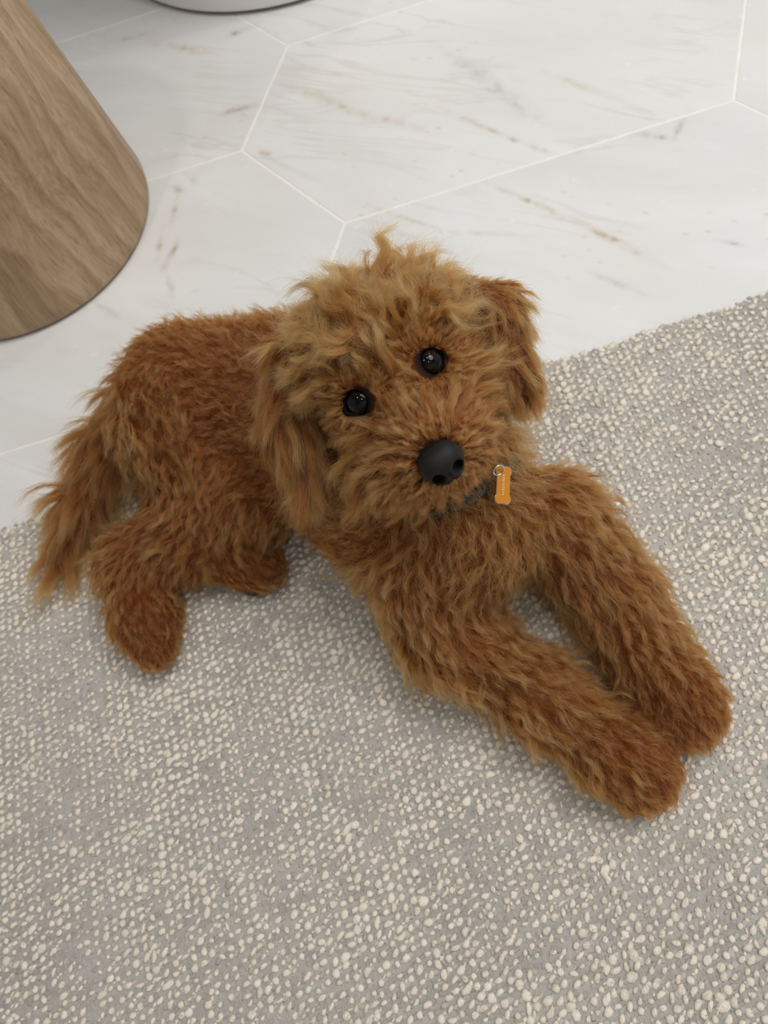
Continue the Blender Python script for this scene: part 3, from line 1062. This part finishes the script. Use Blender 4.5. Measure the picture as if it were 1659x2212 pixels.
pts, tn = grow(P, N, fl, ln, lift, 0.50 + 0.65 * top, 1.0 + 0.7 * top, 0.0030 + 0.0005 * top - 0.0010 * (de < 26), tn0, grav=0.35, mess=0.20 + 0.26 * top, np_=10,
               cols=NOSE_COL, pull=0.66, tvar=0.2)
ok = ~(in_tube(pts, EYE_L, HZ, 0.0117, 0.07) | in_tube(pts, EYE_R, HZ, 0.0117, 0.07))
pts, tn = pts[ok], tn[ok]
fur_object('head_fur', pts, tn, body, rad=0.00008)
# short dense undercoat of the head
n = int(45000 * DENS)
P, N = sample(bV, bT[m], bN, n, wgt)
fl = tangent(P - (NOSE - HZ * 0.012), N)
de = np.minimum(np.linalg.norm(P - EYE_L, axis=1), np.linalg.norm(P - EYE_R, axis=1)) * 1000
for E_ in (EYE_L, EYE_R):
    d_ = np.linalg.norm(P - E_, axis=1, keepdims=True)
    fl = tangent(fl + 5.0 * np.exp(-np.maximum(d_ * 1000 - 14, 0) / 6) * (P - E_) / d_, N)
pts, tn = grow(P, N, fl, np.where(de < 20, 0.0045, 0.0070), 0.40 * np.ones(n), 0.5 * np.ones(n), 0.9 * np.ones(n), 0.0018 * np.ones(n),
               np.where(de < 20, 0.12, 0.32), grav=0.15, mess=0.35, np_=6, pull=0.35, cols=NOSE_COL)
ok = ~(in_tube(pts, EYE_L, HZ, 0.0117, 0.07) | in_tube(pts, EYE_R, HZ, 0.0117, 0.07))
fur_object('undercoat', pts[ok], tn[ok], body, rad=0.00008)


# short fuzz right up to the rims of the lids
for E_ in (EYE_L, EYE_R):
    v_ = fc - E_
    z_ = v_ @ HZ
    d_ = np.linalg.norm(v_ - z_[:, None] * HZ, axis=1)
    me_ = (breg[near] == RG_HEAD) & (d_ > 0.0108) & (d_ < 0.021) & (z_ > -0.013) & (np.linalg.norm(v_, axis=1) > 0.0123)
    n = int(9000 * DENS)
    P, N = sample(bV, bT[me_], bN, n)
    v_ = P - E_
    z_ = (v_ @ HZ)[:, None]
    lat = v_ - z_ * HZ
    d_ = np.linalg.norm(lat, axis=1)
    one = np.ones(n)
    pts, tn = grow(P, N, tangent(norm(lat) + 0.5 * HZ, N), np.where(d_ < 0.0135, 0.0045, 0.0085), 0.32 * one, 0.35 * one, 0.9 * one, 0.0016 * one,
                   np.interp(d_, [0.0115, 0.0165], [0.25, 0.58]), grav=0.1, mess=0.25, np_=6, pull=0.5)
    fur_object('eye_rim_fur', pts, tn, body, rad=0.00008)


# ------------------------------------------------------------------ ears: hanging flaps with long wavy hair
def ear(pts_mm, radii, count, tone0, length, lift):
    bs = [(hp(*a), ra * .001, hp(*b), rb * .001, 'ear', 0) for (a, ra), (b, rb) in zip(list(zip(pts_mm, radii))[:-1], list(zip(pts_mm, radii))[1:])]
    me = sdf_mesh('ear', bs, 0.0025, 0.012)
    V, T, N = mesh_np(me)
    if (V[T[:, 0]] * np.cross(V[T[:, 1]], V[T[:, 2]])).sum() < 0:
        me.flip_normals(); V, T, N = mesh_np(me)
    c = V[T].mean(1)
    n = int(count * DENS)
    P, N2 = sample(V, T, N, n)
    ax = norm(np.array([bs[-1][2] - bs[0][0]]))[0]
    f = tangent(np.tile(ax * 0.6 + GRAV * 0.15 - UP * 0.45, (n, 1)), N2)
    t = np.clip(((P - bs[0][0]) @ ax) / np.linalg.norm(bs[-1][2] - bs[0][0]), 0, 1)
    one = np.ones(n)
    pts, tn = grow(P, N2, f, length * (0.75 + 0.35 * t), lift * one, 0.32 * one, 1.2 * one, 0.0046 * one, tone0 * one,
                   grav=0.45, mess=0.20, np_=12, pull=0.8, tvar=0.30)
    o = dogpart('ear', me, SKIN)
    tn = np.clip(tn + 0.22 * np.sin(40 * t + 9 * rng.normal(size=n) * 0.1) * 0.5, 0, 1)
    k_ = n // 3
    p2, t2 = grow(P[:k_], N2[:k_], f[:k_], 0.009 * one[:k_], 0.4 * one[:k_], 0.4 * one[:k_], 0.8 * one[:k_], 0.002 * one[:k_], (tone0 - 0.1) * one[:k_],
                  grav=0.3, mess=0.3, np_=12, pull=0.3)
    pts, tn = np.concatenate([pts, p2]), np.concatenate([tn, t2])
    fur_object('ear_fur', pts, tn, o)
    return o


ear([(-58, 50, -54), (-84, 18, -58), (-92, -20, -58)], [20, 20, 15], 40000, 0.36, 0.046, 0.28)
ear([(60, 44, -58), (92, 8, -58), (84, -44, -54)], [18, 21, 17], 34000, 0.34, 0.027, 0.17)


# ------------------------------------------------------------------ eyes, nose
def ellipsoid(c, axes, radii, seg=32, rings=20, fn=None):
    V, F = uv_ball(seg, rings)
    if fn is not None: V = fn(V)
    Wd = c + (V * np.array(radii)) @ np.array(axes)
    return mesh_arrays('m', Wd, F)


AX = np.stack([HX, HY, HZ])
eye_m = NT('eye')
lw = eye_m.n('ShaderNodeTexCoord').outputs['Object']
eye_m.base((0.0025, 0.002, 0.002, 1))
eye_m.set(Roughness=0.03)
eye_m.b.inputs['Specular IOR Level'].default_value = 0.3
LID = plain('eyelid_skin', (0.006, 0.004, 0.004), 0.8, Specular_IOR_Level=0.08)
for c in (EYE_L, EYE_R):
    me = ellipsoid(c, AX, (0.0122, 0.0122, 0.0122), 40, 24); me.name = 'eye'
    e = dogpart('eye', me, eye_m.m)
    # eyelid rim
    V, F = [], []
    for i in range(40):
        a = 2 * math.pi * i / 40
        for j in range(10):
            b = 2 * math.pi * j / 10
            R = 0.0123 + 0.0018 * math.cos(b)
            sq = 1.0 + 0.16 * abs(math.cos(a)) ** 4
            V.append(c + HX * R * math.cos(a) * sq + HY * R * math.sin(a) * 0.97 + HZ * (0.0020 * math.sin(b) + 0.0022))
    for i in range(40):
        for j in range(10):
            F.append((i * 10 + j, ((i + 1) % 40) * 10 + j, ((i + 1) % 40) * 10 + (j + 1) % 10, i * 10 + (j + 1) % 10))
    me = mesh_from('eyelid', V, F)
    dogpart('eyelid', me, LID, e)

nose_m = NT('nose_leather')
tcn = nose_m.n('ShaderNodeTexCoord').outputs['Object']
vor = nose_m.n('ShaderNodeTexVoronoi')
nose_m.put(vor.inputs['Vector'], tcn); vor.inputs['Scale'].default_value = 1500
nose_m.base((0.0060, 0.0048, 0.0048, 1))
nose_m.set(Roughness=0.58)
nose_m.b.inputs['Specular IOR Level'].default_value = 0.34
nose_m.bump(vor.outputs['Distance'], 0.35, 0.0003)


def nose_shape(V):
    x, y, z = V[:, 0].copy(), V[:, 1].copy(), V[:, 2].copy()
    wid = 1.0 + 0.10 * np.clip(y, -1, 1)          # broad above, narrower below
    X = np.sign(x) * np.abs(x) ** 0.85 * wid
    Y = np.sign(y) * np.abs(y) ** 0.9
    Z = z.copy()
    for sx in (-1, 1):                             # nostrils: round pits opening to a slit at the side
        d = np.hypot((x - sx * 0.44) / 0.27, (y + 0.30) / 0.28)
        Z -= 0.75 * np.exp(-d ** 4) * (z > 0)
        d2 = np.hypot((x - sx * 0.70) / 0.22, (y + 0.42 + 0.35 * (np.abs(x) - .6)) / 0.09)
        Z -= 0.28 * np.exp(-d2 ** 4) * (z > 0)
    Z -= 0.16 * np.exp(-(x / 0.06) ** 2) * (y < -0.15) * (z > 0)     # groove between the nostrils
    return np.stack([X, Y, Z], 1)


NR = Matrix.Rotation(math.radians(7), 3, Vector(HZ))
nax = np.stack([np.array(NR @ Vector(a)) for a in (HX, HY, HZ)])
tilt = Matrix.Rotation(math.radians(18), 3, Vector(nax[0]))
nax = np.stack([np.array(tilt @ Vector(a)) for a in nax])
me = ellipsoid(NOSE, nax, (0.0160, 0.0148, 0.0130), 96, 64, nose_shape)
dogpart('nose', me, nose_m.m)

# collar strap: a flat woven band, slightly raised edges
COLLAR = NT('woven_collar')
tcc = COLLAR.n('ShaderNodeTexCoord').outputs['Object']
chk = COLLAR.noise(tcc, 260, 2)
COLLAR.base(COLLAR.ramp(chk, [(0.44, (0.012, 0.013, 0.012)), (0.52, (0.05, 0.055, 0.05)), (0.62, (0.10, 0.095, 0.08))]))
COLLAR.set(Roughness=0.75)
V, F = [], []
sec = [(-0.006, 0.0), (-0.006, 0.0016), (-0.005, 0.0020), (0.005, 0.0020), (0.006, 0.0016), (0.006, 0.0)]
for i in range(96):
    a = 2 * math.pi * i / 96
    rd = math.cos(a) * NE1 + math.sin(a) * NE2
    for q, h in sec: V.append(CC + rd * (CR + h) + NAX * q)
for i in range(96):
    for j in range(6):
        i2, j2 = (i + 1) % 96, (j + 1) % 6
        F.append((i * 6 + j, i2 * 6 + j, i2 * 6 + j2, i * 6 + j2))
collar = dogpart('collar', mesh_from('collar', V, F), COLLAR.m)
STEEL = plain('polished_steel', (0.72, 0.72, 0.72), 0.18, Metallic=1.0)
ORANGE = plain('orange_enamel', (0.60, 0.225, 0.012), 0.25)
WHITE = plain('engraved_white', (0.72, 0.62, 0.55), 0.5)


def torus(c, n, u, R, r, a=32, b=10):
    v = np.cross(n, u)
    V, F = [], []
    for i in range(a):
        t = 2 * math.pi * i / a
        d = math.cos(t) * u + math.sin(t) * v
        for j in range(b):
            p = 2 * math.pi * j / b
            V.append(c + d * (R + r * math.cos(p)) + n * r * math.sin(p))
    for i in range(a):
        for j in range(b):
            F.append((i * b + j, ((i + 1) % a) * b + j, ((i + 1) % a) * b + (j + 1) % b, i * b + (j + 1) % b))
    return V, F


def bone_outline(L, w, R, inset=0.0, n=14):
    """outline of a bone: two round knobs on each end of a shaft"""
    pts = []
    R -= inset; w -= inset
    for sx in (1, -1):
        for sy in ((-1, 1) if sx > 0 else (1, -1)):
            cx, cy_ = sx * (L - 0.0046), sy * 0.0034
            a0, a1 = (-2.35, 0.45) if sy * sx < 0 else (-0.45, 2.35)
            for k in range(n + 1):
                a = a0 + (a1 - a0) * k / n
                if sx < 0: a += math.pi
                pts.append((cx + R * math.cos(a), cy_ + R * math.sin(a)))
    return pts


def plate(outline, z0, z1):
    n = len(outline)
    V = [TAGC + TL_ * x + TW_ * y + TN_ * z for z in (z0, z1) for x, y in outline]
    F = [tuple(range(n))[::-1], tuple(range(n, 2 * n))] + [(k, (k + 1) % n, n + (k + 1) % n, n + k) for k in range(n)]
    return V, F


tag_o = dogpart('name_tag', mesh_from('name_tag', *plate(bone_outline(0.0155, 0.003, 0.0042), -0.0009, 0.0006)), STEEL, smooth=False)
dogpart('enamel_face', mesh_from('enamel_face', *plate(bone_outline(0.0155, 0.003, 0.0042, 0.0006), 0.0006, 0.0010)), ORANGE, tag_o, smooth=False)
V, F = [], []
for k, (x, w) in enumerate(zip(np.linspace(-0.0075, 0.0075, 9), (.9, .7, 1, .6, .9, .8, 1, .7, .9))):
    for x0, x1, y0, y1 in ((x - 0.0006, x - 0.0001, -0.0011 * w, 0.0011 * w), (x - 0.0001, x + 0.0005, 0.0004 * w if k % 2 else -0.001 * w, 0.0009 * w if k % 2 else -0.0005 * w)):
        b0 = len(V)
        V += [TAGC + TL_ * a + TW_ * b + TN_ * z for z in (0.0010, 0.0011) for a, b in ((x0, y0), (x1, y0), (x1, y1), (x0, y1))]
        F += [tuple(b0 + i for i in f) for f in ((3, 2, 1, 0), (4, 5, 6, 7), (0, 1, 5, 4), (1, 2, 6, 5), (2, 3, 7, 6), (3, 0, 4, 7))]
dogpart('engraving', mesh_from('engraving', V, F), WHITE, tag_o, smooth=False)
dogpart('ring', mesh_from('ring', *torus(TAGC - TL_ * 0.0105 - TW_ * 0.0065 + TN_ * 0.003, TN_ * 0.8 + TL_ * 0.6, TW_, 0.0044, 0.0007)), STEEL, tag_o)

PAD = plain('paw_pad', (0.010, 0.010, 0.011), 0.55)
for px, py, z, a, b in PADS:
    ax_ = np.array([RT * 0.94 - UP * 0.34, UP * 0.94 + RT * 0.34, -FW])
    me = ellipsoid(at(px, py, z), ax_, (a, b, 0.005), 20, 12); me.name = 'paw_pad'
    dogpart('paw_pad', me, PAD)
